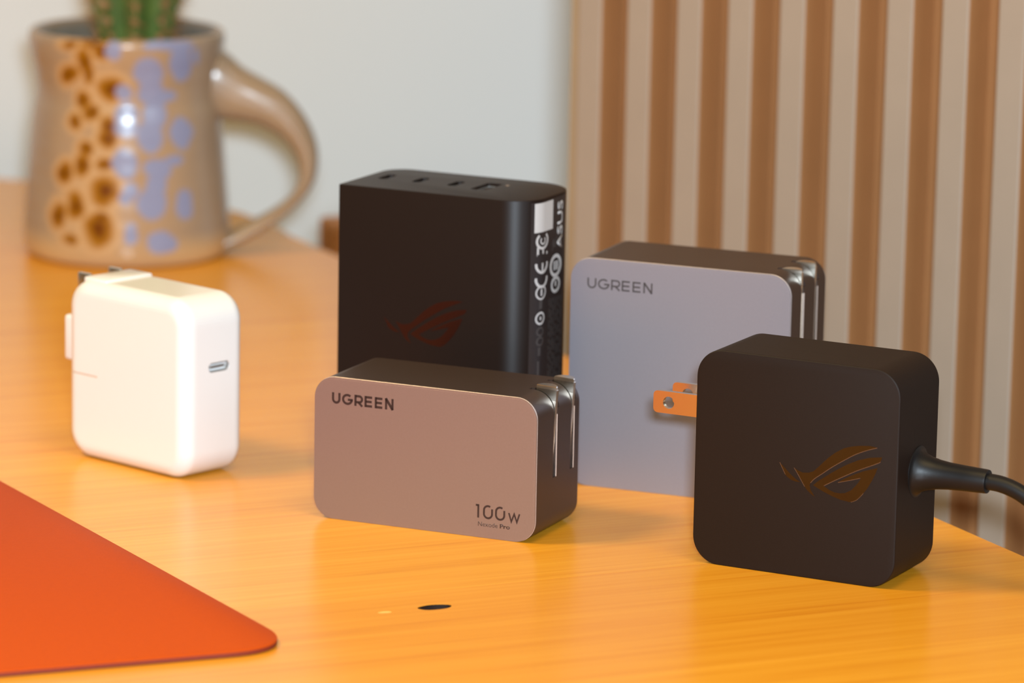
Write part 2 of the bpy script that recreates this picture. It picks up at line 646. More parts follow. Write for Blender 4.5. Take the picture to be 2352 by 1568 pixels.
# ------------------------------------------------------------------ lettering shapes (unit letters: cap height 1)
def letters_ugreen(u0, z0, W_, H_, sw, fn=front_fn, d=0.03):
    """the word UGREEN in wide geometric capitals fitted to W_ x H_ mm"""
    bm = bmesh.new()
    k = W_ / 19.85
    h = H_
    s = sw

    def X(v):
        return u0 + (v - 5.65) * k

    def st(pts, w=s):
        stroke(bm, pts, w, fn, 0.0, d)
    a = s / 2
    # U
    x0, x1 = X(5.65) + a, X(8.4) - a
    r = (x1 - x0) / 2
    st([(x0, z0 + h)] + arc(x0 + r, z0 + a + r, r, r, 180, 360, 14) + [(x1, z0 + h)])
    # G
    x0, x1 = X(8.9) + a, X(12.4) - a
    cx, cy = (x0 + x1) / 2, z0 + h / 2
    rx, ry = (x1 - x0) / 2, h / 2 - a
    st(arc(cx, cy, rx, ry, 48, 352, 26) + [(x1, cy), ])
    st([(cx + 0.1 * rx, cy - a * 0.2), (x1 + a, cy - a * 0.2)])
    # R
    x0, x1 = X(12.9) + a, X(15.7) - a
    st([(x0, z0), (x0, z0 + h)])
    rr = h * 0.27
    st([(x0, z0 + h - a), (x1 - rr, z0 + h - a)] + arc(x1 - rr, z0 + h - a - rr, rr, rr, 90, -90, 12)[1:] + [(x0, z0 + h - a - 2 * rr)])
    st([(x0 + (x1 - x0) * 0.45, z0 + h - a - 2 * rr), (x1 + a * 0.3, z0)])
    # E E
    for ea, eb in ((16.15, 18.6), (19.45, 21.9)):
        x0, x1 = X(ea) + a, X(eb)
        st([(x0, z0), (x0, z0 + h)])
        for zz in (z0 + a, z0 + h / 2, z0 + h - a):
            st([(x0, zz), (x1 - (0.12 * k if zz == z0 + h / 2 else 0), zz)])
    # N
    x0, x1 = X(22.75) + a, X(25.5) - a
    st([(x0, z0), (x0, z0 + h)])
    st([(x1, z0), (x1, z0 + h)])
    st([(x0 - a * 0.3, z0 + h), (x1 + a * 0.3, z0)], s * 1.15)
    return bm


def add_prongs(root, vs, u_right, h, tilt, raise_, blade_len, wid=6.3):
    """folding two-blade plug: each blade has a thick rounded head at the top corner of the shell"""
    for v in vs:
        bm = bmesh.new()
        prism(rrect(-wid, 0, -blade_len, -1.0, (2.4, 0.6, 0.2, 0.2), 5), 'uz', 0, 1.5, bm)
        # head: D-shaped in plan, flat towards the front
        head = [(-wid, 0.0), (0, 0.0)] + arc(-wid / 2, 0.0, wid / 2, 3.6, 0, 180, 14)[1:-1]
        n0 = len(bm.verts)
        prism(head, 'uv', -4.2, -0.25, bm)
        rings = [[(x * MM, y * MM, z * MM) for x, y in [((p[0] + wid / 2) * f - wid / 2, p[1] * f + 0.2 * (1 - f)) for p in head]] for f, z in ((1.0, -0.25), (0.93, 0.0))]
        rings_to_bm(rings, False, True, bm=bm)
        p = obj('prong', bm, M_chrome, root, smooth=35)
        p.location = (u_right * MM, v * MM, (h + raise_) * MM)
        p.rotation_euler = (0, R(tilt), 0)


def grey_charger(name, label, X, Y, yaw, w, d, h, Rc, prong_v, slot_len, tilt, raise_, u_off, m_plate):
    root = thing(name, label, 'charger', (X * MM, Y * MM, 0), R(yaw), 'grey metal chargers')
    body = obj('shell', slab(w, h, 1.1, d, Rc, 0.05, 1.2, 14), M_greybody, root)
    cutters = []
    for v in prong_v:
        bmc = prism(rrect(w - 8.0, w + 3.0, h - slot_len, h + 3, (2, 0.01, 0.01, 0.01), 4), 'uz', v - 0.35, v + 1.75)
        cutters.append(bmc)
        # pocket for the prong head
        bmc = prism(rrect(w - 7.0, w + 3.0, h - 5.2, h + 3, 0.01, 1), 'uz', v - 0.15, v + 3.9)
        cutters.append(bmc)
    cut(body, cutters)
    shade(body.data, 25)
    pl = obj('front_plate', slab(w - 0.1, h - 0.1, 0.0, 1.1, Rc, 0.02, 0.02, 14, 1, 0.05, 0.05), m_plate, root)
    # thin bright chamfer around the plate
    o_ = rrect(0.0, w, 0.0, h, Rc, 14)
    i_ = rrect(0.55, w - 0.55, 0.55, h - 0.55, Rc - 0.55, 14)
    bmr = bmesh.new()
    rings = [[(x * MM, 0.5 * MM, z * MM) for x, z in o_], [(x * MM, -0.004 * MM, z * MM) for x, z in i_]]
    rings_to_bm(rings, False, False, bm=bmr)
    rim = obj('rim', bmr, M_greyrim, root, smooth=60)
    rim['label'] = 'bright chamfered rim'
    add_prongs(root, prong_v, w + u_off, h, tilt, raise_, slot_len - 2.0)
    for v in prong_v:
        bm = bevbox((w - 0.35) * MM, (w + 0.12) * MM, (v + 1.75) * MM, (v + 2.15) * MM, (h - slot_len) * MM, (h - 7.0) * MM, 0.0001, 1)
        obj('slot_edge', bm, M_greyrim, root)
    return root


# small grey charger
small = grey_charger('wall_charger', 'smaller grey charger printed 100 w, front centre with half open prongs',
                     -57.32, 1241.74, -23.59, 70.8, 32.1, 42.5, 6.4, (12.7, 25.4), 25.5, 3.2, 1.3, 0.55, M_grey_warmlit)
t = obj('brand_lettering', letters_ugreen(5.65, 34.62, 19.85, 3.3, 0.70), M_print, small)
t['label'] = 'dark capitals reading UGREEN'
# "100 w" and the line below it
bm = bmesh.new()
sw = 0.58


def st(pts, w=sw):
    stroke(bm, pts, w, front_fn, 0.0, 0.03)


st([(52.15, 9.55), (52.95, 9.55)])
st([(52.95, 9.84), (52.95, 5.85)])
for x0, x1 in ((54.45, 57.6), (58.25, 61.45)):
    cx, rx = (x0 + x1) / 2, (x1 - x0) / 2 - sw / 2
    zb, zt = 5.72 + sw / 2, 9.88 - sw / 2
    lower = arc(cx, zb + rx, rx, rx, 180, 360, 14) + [(cx + rx, zt - rx * 0.62)]
    upper = arc(cx, zt - rx, rx, rx, 180, 58, 10)
    st([(cx - rx, zb + rx)] + upper[1:])
    st(lower)
zb, zt = 5.75, 8.35
st([(62.6, zt), (63.4, zb + 0.1), (64.28, zt - 0.2), (65.15, zb + 0.1), (65.95, zt)], 0.48)
t = obj('power_lettering', bm, M_print, small)
t['label'] = 'dark print reading 100 w'
obj('series_lettering', text_bm('Nexode', 52.95, 3.45, 6.15, 1.28, front_fn, 0.03, -0.006), M_print, small)
obj('series_lettering', text_bm('Pro', 59.85, 3.45, 3.15, 1.28, front_fn, 0.03, 0.022), M_print, small)

# big grey charger
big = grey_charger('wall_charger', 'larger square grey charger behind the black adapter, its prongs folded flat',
                   17.34, 1289.42, -22.13, 70.0, 33.5, 70.3, 6.6, (10.2, 22.9), 40.0, 0.0, 0.25, -0.3, M_grey_coollit)
t = obj('brand_lettering', letters_ugreen(5.42, 61.05, 20.9, 3.2, 0.5), M_print2, big)
t['label'] = 'dark grey capitals reading UGREEN'

# ------------------------------------------------------------------ emblem shapes shared by both black chargers
EM = [
    [(470, 685), (540, 735), (620, 770), (720, 772), (800, 750), (870, 690), (960, 605), (1060, 515), (1180, 430), (1320, 360), (1450, 330), (1600, 318),
     (1750, 322), (1880, 350), (1700, 400), (1500, 472), (1300, 575), (1100, 690), (950, 790), (820, 875), (750, 940), (735, 985), (750, 1060),
     (820, 1185), (760, 1140), (690, 1070), (650, 1010), (590, 900), (520, 770)],
    [(220, 588), (270, 640), (330, 705), (390, 775), (450, 835), (520, 895), (580, 935), (500, 925), (430, 900), (360, 850), (320, 805), (270, 690)],
    [(800, 978), (850, 935), (950, 870), (1080, 790), (1220, 710), (1380, 630), (1550, 565), (1750, 520), (1955, 513), (1950, 550), (1930, 588), (1900, 610),
     (1750, 665), (1550, 735), (1350, 820), (1150, 910), (970, 995), (1060, 1060), (1150, 1105), (1250, 1122), (1330, 1115), (1430, 1072), (1500, 1005),
     (1560, 935), (1600, 868), (1400, 905), (1200, 940), (1330, 870), (1480, 805), (1650, 745), (1882, 692), (1850, 780), (1790, 900), (1700, 1050),
     (1600, 1165), (1520, 1235), (1450, 1268), (1400, 1268), (1250, 1230), (1100, 1165), (950, 1085), (800, 990)],
]
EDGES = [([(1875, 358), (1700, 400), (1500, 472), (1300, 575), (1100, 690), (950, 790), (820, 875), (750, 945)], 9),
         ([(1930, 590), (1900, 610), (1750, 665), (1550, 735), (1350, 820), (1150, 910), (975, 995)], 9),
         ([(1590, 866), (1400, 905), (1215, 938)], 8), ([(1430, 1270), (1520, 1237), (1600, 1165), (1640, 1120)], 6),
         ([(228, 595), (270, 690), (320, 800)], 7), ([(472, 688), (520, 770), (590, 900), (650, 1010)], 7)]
# affine from drawing pixels to face millimetres (three reference points)


def affine(src, dst):
    A = Matrix([[x, y, 1] for x, y in src])
    ai = A.inverted()
    cu_ = ai @ Vector([q[0] for q in dst])
    cz_ = ai @ Vector([q[1] for q in dst])
    return lambda q: (cu_[0] * q[0] + cu_[1] * q[1] + cu_[2], cz_[0] * q[0] + cz_[1] * q[1] + cz_[2])


def emblem(root, f, m, m_edge, d0=0.0, d1=0.03, edges=True):
    for pl in EM:
        P = [f(q) for q in pl]
        tris = tessellate_polygon([[Vector((x, z, 0)) for x, z in P]])
        bm = bmesh.new()
        lo = [bm.verts.new((x * MM, -d0 * MM, z * MM)) for x, z in P]
        hi = [bm.verts.new((x * MM, -d1 * MM, z * MM)) for x, z in P]
        for t3 in tris:
            bm.faces.new([hi[i] for i in t3])
            bm.faces.new([lo[i] for i in t3[::-1]])
        for i in range(len(P)):
            j = (i + 1) % len(P)
            bm.faces.new((lo[i], lo[j], hi[j], hi[i]))
        e = obj('emblem_inlay', bm, m, root)
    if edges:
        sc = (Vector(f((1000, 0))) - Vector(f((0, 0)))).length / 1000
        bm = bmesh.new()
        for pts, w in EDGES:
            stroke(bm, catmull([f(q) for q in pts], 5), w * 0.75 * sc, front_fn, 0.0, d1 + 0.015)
        obj('emblem_edge_highlight', bm, m_edge, root)  # light caught on the inlay edges, drawn as thin strokes


# ------------------------------------------------------------------ black square adapter (front right)
w, d, h, Rc = 61.8, 28.7, 62.0, 8.0
rog = thing('power_adapter', 'matt black square adapter at front right with side prongs and black cable', 'charger', (0.05222, 1.19754, 0), R(-27.38))
obj('front_cover', slab(w, h, 0, 10.9, Rc, 0.4, 0.03, 14, 3), M_black, rog, smooth=40)
obj('rear_shell', slab(w, h, 10.9, d, Rc, 0.03, 0.8, 14, 3), M_black, rog, smooth=40)
f_rog = affine([(220, 588), (1955, 513), (1450, 1268)], [(26.05, 32.27), (56.93, 37.40), (48.48, 23.60)])
emblem(rog, f_rog, M_gloss, M_edge_highlight)
for v in (8.0, 20.7):
    zc = 43.1
    hc = (-12.4, zc)
    oo, ii = [], []
    x0, x1, y0, y1, rr = -17.2, 0.5, zc - 3.2, zc + 3.2, 1.3
    angs = [2 * math.pi * k / 64 for k in range(64)] + [math.atan2(sy * 3.2, 12.9) % (2 * math.pi) for sy in (-1, 1)]
    for a in sorted(angs):
        c_, s_ = math.cos(a), math.sin(a)
        t = 99.0
        if abs(c_) > 1e-9:
            t = min(t, ((x1 if c_ > 0 else x0) - hc[0]) / c_)
        if abs(s_) > 1e-9:
            t = min(t, ((y1 if s_ > 0 else y0) - hc[1]) / s_)
        q = [hc[0] + c_ * t, hc[1] + s_ * t]
        # rounded tip corners
        if q[0] < x0 + rr and (q[1] < y0 + rr or q[1] > y1 - rr):
            cc = (x0 + rr, y0 + rr if q[1] < zc else y1 - rr)
            dx, dy = q[0] - cc[0], q[1] - cc[1]
            l = math.hypot(dx, dy)
            q = [cc[0] + dx / l * rr, cc[1] + dy / l * rr]
        oo.append(tuple(q))
        ii.append((hc[0] + 1.75 * c_, hc[1] + 1.75 * s_))
    bm = ring_prism(oo, ii, 'uz', v, v + 1.5)
    obj('prong', bm, M_chrome, rog, smooth=35)
# strain relief boot and cable
prof = [(61.6, 7.3), (61.95, 7.3), (62.1, 6.5), (62.7, 5.95), (63.8, 5.35), (65.4, 4.75), (68.0, 4.2), (71.0, 3.85), (76.0, 3.6), (82.2, 3.4), (82.7, 3.3), (82.8, 2.6)]
pts = [(u * MM, 14.8 * MM, (31.0 - 0.012 * (u - 61.6)) * MM) for u, r in prof]
b_ = obj('strain_relief', tube(pts, [r * MM for u, r in prof], 32), M_cable, rog, smooth=50)
b_['label'] = 'flared rubber boot at the cable exit'
cp = [(82.0, 14.8, 30.8), (86, 14.8, 30.6), (90, 14.7, 29.7), (94, 14.5, 28.0), (100, 14.0, 24.4), (107, 13.0, 18.5), (114, 10.5, 11.5), (121, 6.5, 6.0),
      (130, 0, 3.0), (142, -10, 2.5), (160, -30, 2.45), (180, -60, 2.45), (200, -110, 2.45), (205, -180, 2.45), (195, -260, 2.45)]
cpts = catmull(cp, 8)
obj('cable', tube([(a * MM, b * MM, c * MM) for a, b, c in cpts], [2.35 * MM] * len(cpts), 16), M_cable, rog, smooth=60)

# ------------------------------------------------------------------ tall black charger
w, d, h = 64.7, 36.2, 88.0
tall = thing('desktop_charger', 'tall black charger with four ports on top and white marks down its side', 'charger', (-0.05363, 1.30697, 0), R(-25.47))
TR = (0.5, 10.0, 14.0, 8.0)


def tall_ring(ins, z):
    return [(x * MM, y * MM, z * MM) for x, y in rrect(ins, w - ins, ins, d - ins, tuple(max(0.1, r - ins) for r in TR), 14)]


body = obj('shell', rings_to_bm([tall_ring(0.4, 0), tall_ring(0, 0.5), tall_ring(0, h - 0.35), tall_ring(0.1, h - 0.1), tall_ring(0.35, h)]), M_black2, tall)
PORTS = [(6.6, 19.5, 2.9, 8.6), (18.1, 19.5, 2.9, 8.6), (30.2, 19.5, 2.9, 8.6)]
cutters = [prism(rrect(u - a / 2, u + a / 2, v - b / 2, v + b / 2, a / 2 - 0.02, 8), 'uv', h - 6, h + 2) for u, v, a, b in PORTS]
cutters.append(prism(rrect(40.6 - 2.5, 40.6 + 2.5, 19.5 - 6.4, 19.5 + 6.4, 0.4, 3), 'uv', h - 8, h + 2))
cut(body, cutters)
shade(body.data, 30)
for u, v, a, b in PORTS:
    o_ = rrect(u - a / 2 + 0.05, u + a / 2 - 0.05, v - b / 2 + 0.05, v + b / 2 - 0.05, a / 2 - 0.1, 8)
    i_ = rrect(u - a / 2 + 0.35, u + a / 2 - 0.35, v - b / 2 + 0.35, v + b / 2 - 0.35, a / 2 - 0.4, 8)
    p = obj('usb_port', ring_prism(o_, i_, 'uv', h - 5.8, h - 0.6), M_portdark, tall, smooth=40)
    obj('contact_tongue', bevbox((u - 0.35) * MM, (u + 0.35) * MM, (v - 3.2) * MM, (v + 3.2) * MM, (h - 6) * MM, (h - 1.2) * MM, 0.0001, 1), M_portdark, p)
u, v = 40.6, 19.5
o_ = rrect(u - 2.45, u + 2.45, v - 6.3, v + 6.3, 0.35, 3)
i_ = rrect(u - 2.1, u + 2.1, v - 5.95, v + 5.95, 0.2, 3)
p = obj('usb_port', ring_prism(o_, i_, 'uv', h - 7.9, h - 0.9), M_port, tall, smooth=40)
p['label'] = 'wider rectangular port with a metal rim'
obj('contact_tongue', bevbox((u - 1.7) * MM, (u - 0.2) * MM, (v - 5.2) * MM, (v + 5.2) * MM, (h - 8) * MM, (h - 1.0) * MM, 0.0001, 1), M_portdark, p)
obj('status_light', prism(ell(45.2, 24.6, 0.55, 0.55, 0), 'uv', h - 0.1, h + 0.06), M_led, tall)
f_tall = affine([(220, 588), (1955, 513), (1450, 1268)], [(15.96, 48.6), (43.98, 53.5), (35.6, 41.2)])
emblem(tall, f_tall, M_gloss2, M_gloss2, edges=False)


def contour_pt(s):
    """point on the right end of the shell: s = mm along v measured as if the end were flat (follows the rounded corners)"""
    v = s
    if v < 10:
        return (w - 10 + math.sqrt(max(0, 100 - (10 - v) ** 2)), v)
    if v > d - 14:
        q = v - (d - 14)
        return (w - 14 + math.sqrt(max(0, 196 - q * q)), v)
    return (w, v)


def side_fn(q, dd):      # q = (along z upward, toward the front) -> right end face
    s = q[1]
    u, v = contour_pt(s)
    return ((u + 0.02 + dd) * MM, v * MM, q[0] * MM)


def patch(v0, v1, z0, z1, dd, n=14):
    bm = bmesh.new()
    A = [contour_pt(v0 + (v1 - v0) * k / n) for k in range(n + 1)]
    rows = [[bm.verts.new(((u + e) * MM, v * MM, z * MM)) for u, v in A] for e, z in ((0.0, z0), (dd, z0), (dd, z1), (0.0, z1))]
    for j in range(4):
        P, Q = rows[j], rows[(j + 1) % 4]
        for k in range(n):
            bm.faces.new((P[k], P[k + 1], Q[k + 1], Q[k]))
    bm.faces.new([r[0] for r in rows]); bm.faces.new([r[-1] for r in rows][::-1])
    return bm


obj('label_sticker', patch(4.3, 27.0, 1.5, h - 0.9, 0.03, 24), M_labelbase, tall)
st_ = obj('white_sticker', patch(5.4, 15.8, 77.9, 86.8, 0.08), M_sticker, tall)
st_['label'] = 'white rectangular sticker'


def side_text(body_, z0, zlen, vc, vh, m=M_labelprint, name='label_print', bold=0.01):
    # baseline runs upward, letter tops point to the front of the charger
    bm = text_bm(body_, z0, 0.0, zlen, vh, lambda q, dd: side_fn((q[0], vc + vh / 2 - q[1]), 0.035 + dd), 0.03, bold)
    return obj(name, bm, m, tall)


t = side_text('ASUS', 70.8, 14.9, 21.0, 3.6, bold=0.012)
t['label'] = 'white brand capitals running up the side'


def side_ring(zc, vc, r, m, wd=0.6, name='label_mark'):
    bm = bmesh.new()
    stroke(bm, arc(zc, vc, r, r, 0, 360, 24), wd, lambda q, dd: side_fn(q, 0.035 + dd), 0.0, 0.03)
    return bm


def side_marks(items, m, name='label_mark'):
    for pts, wd in items:
        bm = bmesh.new()
        stroke(bm, pts, wd, lambda q, dd: side_fn(q, 0.035 + dd), 0.0, 0.03)
        obj(name, bm, m, tall)


# marks in the first column (bottom to top: rings, C, E with bar, F with ringed C)
side_marks([(arc(63.6, 9.2, 2.5, 3.0, 80, 280, 16), 0.85), (arc(68.0, 9.2, 2.5, 3.0, 80, 280, 16), 0.85), ([(65.6, 9.2), (68.4, 9.2)], 0.8),
            ([(71.2, 6.4), (71.2, 12.2)], 0.9), ([(71.2, 6.8), (73.4, 6.8)], 0.8), ([(71.2, 9.4), (73.2, 9.4)], 0.8),
            (arc(75.2, 9.3, 2.3, 3.0, 40, 320, 18), 0.8), (arc(75.2, 9.3, 1.0, 1.3, 40, 320, 12), 0.5),
            (arc(59.4, 8.9, 2.0, 2.5, 0, 360, 20), 0.55), ([(58.4, 8.9), (60.4, 8.9)], 0.8),
            (arc(51.5, 8.6, 1.7, 2.1, 0, 360, 20), 0.6), ([(51.0, 8.6), (52.0, 8.6)], 0.7)], M_labelprint)
side_marks([(arc(66.2, 18.4, 3.0, 3.5, 0, 360, 24), 1.1), ([(64.8, 17.4), (67.6, 17.4)], 0.6), ([(64.8, 18.6), (67.6, 18.6)], 0.6), ([(64.8, 19.8), (67.6, 19.8)], 0.6),
            (arc(60.3, 18.6, 2.1, 2.7, 0, 360, 20), 1.0), ([(59.8, 18.6), (61.4, 18.6)], 0.9)], M_labelprint)
side_marks([([(72.0, 16.2), (74.4, 16.6)], 0.7), ([(72.0, 18.4), (74.4, 18.0)], 0.7), ([(72.2, 16.0), (72.2, 18.6)], 0.5), ([(71.2, 15.6), (75.0, 19.0)], 0.35),
            (arc(47.4, 8.6, 1.2, 1.6, 0, 360, 16), 0.6), (arc(44.4, 8.6, 1.2, 1.6, 0, 360, 16), 0.6), ([(40.0, 8.2), (42.6, 8.2)], 1.2), ([(33.0, 7.8), (38.4, 7.8)], 0.9),
            ([(54.4, 8.6), (57.0, 8.6)], 1.6)], M_labelfaint)
# rows of unreadable fine print: one joined part
bm = bmesh.new()
for k, vv in enumerate((14.4, 15.8, 17.2, 18.6, 20.0, 21.4, 22.8)):
    z = 56.5
    while z > 31:
        L = random.uniform(1.2, 4.2)
        stroke(bm, [(z - L, vv), (z, vv)], 0.45, lambda q, dd: side_fn(q, 0.035 + dd), 0.0, 0.02)
        z -= L + random.uniform(0.5, 1.2)
fp = obj('fine_print', bm, M_labelfaint, tall)

# ------------------------------------------------------------------ white charger
w, d, h = 53.8, 25.4, 55.6
white = thing('wall_charger', 'glossy white rounded charger with one port at left beside the orange mat', 'charger', (-0.13777, 1.31583, 0), R(-42.33))
body = obj('shell', slab(w, h, 0, d, 8.6, 4.6, 4.6, 14, 8), M_white, white)
pv, pz, pl_, ph_ = 14.0, 34.1, 8.8, 3.0
slot = rrect(pv - pl_ / 2, pv + pl_ / 2, pz - ph_ / 2, pz + ph_ / 2, ph_ / 2 - 0.02, 8)
def wfront(u):
    return 4.6 - math.sqrt(max(0.0, 4.6 ** 2 - (4.6 - min(u, 4.6)) ** 2))


us = [0.3, 0.8, 1.5, 2.5, 3.5, 4.6, 14.4]
seam_poly = [(u, wfront(u) + 0.5) for u in us] + [(14.4, -2.0), (-2.0, -2.0), (-2.0, 4.0), (0.3, 4.0)]
cut(body, [prism(slot, 'vz', w - 1.6, w + 3), prism(seam_poly[::-1], 'uv', 26.30, 26.80)])
bm = prism([(u, wfront(u) + 0.22) for u in us] + [(u, wfront(u) + 0.6) for u in us[::-1]], 'uv', 26.28, 26.82)
obj('seam', bm, M_seam, white)
o_ = rrect(pv - pl_ / 2 + 0.05, pv + pl_ / 2 - 0.05, pz - ph_ / 2 + 0.05, pz + ph_ / 2 - 0.05, ph_ / 2 - 0.08, 8)
i_ = rrect(pv - pl_ / 2 + 0.35, pv + pl_ / 2 - 0.35, pz - ph_ / 2 + 0.35, pz + ph_ / 2 - 0.35, ph_ / 2 - 0.4, 8)
p = obj('usb_port', ring_prism(o_, i_, 'vz', w - 1.6, w - 0.3), M_port, white, smooth=40)
obj('contact_tongue', bevbox((w - 1.7) * MM, (w - 0.7) * MM, (pv - 3.1) * MM, (pv + 3.1) * MM, (pz - 0.35) * MM, (pz + 0.35) * MM, 0.0001, 1), M_port, p)
# corner plug: raised cap on top, release tab on the left edge, two folded prongs
cap = obj('plug_cap', bevbox(4.4 * MM, 14.6 * MM, 3.6 * MM, 23.0 * MM, 53.0 * MM, 56.2 * MM, 0.0006, 3), M_white, white, smooth=40)
tab = obj('release_tab', bevbox(-4.5 * MM, 2 * MM, 3.1 * MM, 22 * MM, 28.8 * MM, 43.2 * MM, 0.0012, 3), M_white, white, smooth=40)
for v in (6.2, 18.9):
    bm = bevbox(-1.5 * MM, 4.0 * MM, v * MM, (v + 1.6) * MM, 45 * MM, 56.5 * MM, 0.0005, 2)
    p = obj('prong', bm, M_chrome, white, smooth=40)

# ------------------------------------------------------------------ speckled stoneware mug
MX, MY = -0.1500, 1.660
mug = thing('stoneware_mug', 'tan glazed stoneware mug with blue and brown spots holding a cactus', 'mug', (MX, MY, 0))
prof_px = [(0.0, 36.2), (0.6, 37.6), (2.0, 38.9), (5.0, 39.7), (8.5, 39.8), (15.0, 39.4), (22.7, 38.8), (33.0, 38.0), (43.4, 37.2), (50.0, 36.6), (55.0, 36.1),
           (58.5, 35.5), (61.5, 34.75), (64.5, 34.5), (68.0, 34.7), (74.0, 35.7), (79.0, 36.9), (82.5, 37.5), (85.0, 37.6), (86.4, 37.2), (87.0, 36.4)]
zs = [a for a, b in prof_px]


def prof_r(z):
    for i in range(len(prof_px) - 1):
        z0, r0 = prof_px[i]; z1, r1 = prof_px[i + 1]
        if z <= z1:
            t = (z - z0) / (z1 - z0)
            return r0 + (r1 - r0) * t
    return prof_px[-1][1]


# pigment spots measured on the photo's mug: (x, y, rx, ry) in a 2.376x enlargement
K = 2.376
BLUE = [(825, 385, 78, 75), (840, 480, 58, 50), (865, 520, 95, 38), (855, 620, 58, 80), (830, 740, 68, 85), (995, 330, 52, 100), (930, 243, 130, 28), (995, 720, 56, 82),
        (690, 890, 62, 75), (870, 920, 70, 52), (960, 870, 50, 24), (860, 1000, 50, 60), (835, 1110, 75, 85), (720, 1040, 38, 42), (1010, 1110, 44, 75), (715, 1280, 34, 60),
        (885, 1325, 76, 60), (700, 620, 60, 60), (690, 500, 40, 40), (640, 270, 40, 50), (700, 690, 60, 50), (1080, 300, 20, 40), (690, 1080, 35, 35)]
BROWN = [(585, 272, 48, 40), (620, 478, 62, 55), (480, 330, 35, 60), (395, 395, 38, 42), (470, 540, 32, 42), (510, 610, 32, 38), (425, 660, 36, 42), (610, 680, 50, 50),
         (600, 750, 46, 50), (480, 810, 36, 36), (362, 940, 36, 52), (460, 900, 36, 52), (590, 890, 42, 30), (578, 1040, 68, 70), (420, 1120, 42, 70), (325, 1170, 36, 60),
         (545, 1255, 68, 80), (390, 1310, 36, 30), (560, 1190, 42, 30), (540, 230, 70, 25), (400, 235, 40, 22), (500, 400, 30, 50)]


def mixc(a, b, t):
    t = max(0.0, min(1.0, t))
    return tuple(a[i] + (b[i] - a[i]) * t for i in range(3))


from mathutils import noise as mn


def glaze(theta, z):
    """pigment of the glaze at angle theta (0 = towards the camera, positive to the right) and height z (mm)"""
    base = mixc(rgb(162, 140, 114), rgb(146, 126, 106), 0.5 + 0.5 * mn.noise(Vector((theta * 3, z * 0.05, 3))))
    if z < 13:
        base = mixc(base, rgb(196, 160, 112), (13 - z) / 8)
    tan_ = rgb(168, 135, 100)
    if abs(theta) < 2.0:
        r = prof_r(z) * 6.02
        py = 576 - z * 6.02 * 0.98
        cx = 291.5 + (576 - py) * 0.0135
        x = (cx + r * math.sin(theta) - 0.0885 * r * math.cos(theta)) * K
        y = (py + r * math.cos(theta) * (0.195 - 0.0007 * z) + 0.02 * r * math.sin(theta)) * K
        front = math.cos(theta) > 0
        if front:
            wx = x + 16 * mn.noise(Vector((x * 0.012, y * 0.012, 1)))
            wy = y + 16 * mn.noise(Vector((x * 0.012, y * 0.012, 7)))
            # warm wash under the spotted band
            wash = max(0, 1 - abs(x - 690) / 430)
            base = mixc(base, tan_, min(1, wash * 1.6) * 0.7)
            dbr = min(math.hypot((wx - a) / c, (wy - b) / e) for a, b, c, e in BROWN) / 1.15
            if dbr < 1.9:
                base = mixc(base, rgb(186, 150, 108), (1.9 - dbr) / 0.5)
                base = mixc(base, rgb(150, 98, 18), (1.25 - dbr) / 0.4)
                base = mixc(base, rgb(96, 46, 3), (0.72 - dbr) / 0.5)
            dbl = min(math.hypot((wx - a) / c, (wy - b) / e) for a, b, c, e in BLUE)
            if dbl < 1.2:
                base = mixc(base, rgb(134, 138, 166), (1.18 - dbl) / 0.16)
    return base


NZ, NT = 150, 300
bm = bmesh.new()
rings = []
cols = []
for i in range(NZ + 1):
    z = 87.0 * i / NZ
    r = prof_r(z)
    ring = []
    for k in range(NT):
        th = 2 * math.pi * k / NT
        rr = r + 0.025 * math.sin(z * 0.9) * (1 if 5 < z < 80 else 0)
        ring.append((rr * math.sin(th) * MM, -rr * math.cos(th) * MM, z * MM))
        cols.append(glaze(th if th <= math.pi else th - 2 * math.pi, z))
    rings.append(ring)
inner = [(35.6, 87.2), (34.9, 86.7), (33.4, 84), (32.2, 74), (31.2, 64), (33.5, 43), (34.5, 12), (32, 7)]
for r, z in inner:
    rings.append([(r * math.sin(2 * math.pi * k / NT) * MM, -r * math.cos(2 * math.pi * k / NT) * MM, z * MM) for k in range(NT)])
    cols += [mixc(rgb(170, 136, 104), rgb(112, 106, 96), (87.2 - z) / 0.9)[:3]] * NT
rings_to_bm(rings, True, True, bm=bm)
M_mug = bpy.data.materials.new('spotted_stoneware_glaze')
M_mug.use_nodes = True
nt = M_mug.node_tree
pb_ = nt.nodes['Principled BSDF']
at = nt.nodes.new('ShaderNodeAttribute'); at.attribute_name = 'pigment'
nz = nt.nodes.new('ShaderNodeTexNoise'); nz.inputs['Scale'].default_value = 900
mr = nt.nodes.new('ShaderNodeMapRange'); mr.inputs['To Min'].default_value = 0.9; mr.inputs['To Max'].default_value = 1.1
vm = nt.nodes.new('ShaderNodeVectorMath'); vm.operation = 'SCALE'
nt.links.new(nz.outputs['Fac'], mr.inputs['Value'])
nt.links.new(at.outputs['Color'], vm.inputs[0]); nt.links.new(mr.outputs['Result'], vm.inputs['Scale'])
nt.links.new(vm.outputs['Vector'], pb_.inputs['Base Color'])
pb_.inputs['Roughness'].default_value = 0.22
M_handle = mat('tan_glaze', rgb(150, 127, 102), 0.22, var=0.10, vscale=60)
cup = obj('cup', bm, M_mug, mug)
ca = cup.data.color_attributes.new('pigment', 'FLOAT_COLOR', 'POINT')
buf = []
for c in cols:
    buf += [c[0], c[1], c[2], 1.0]
ca.data.foreach_set('color', buf)
shade(cup.data, 70)
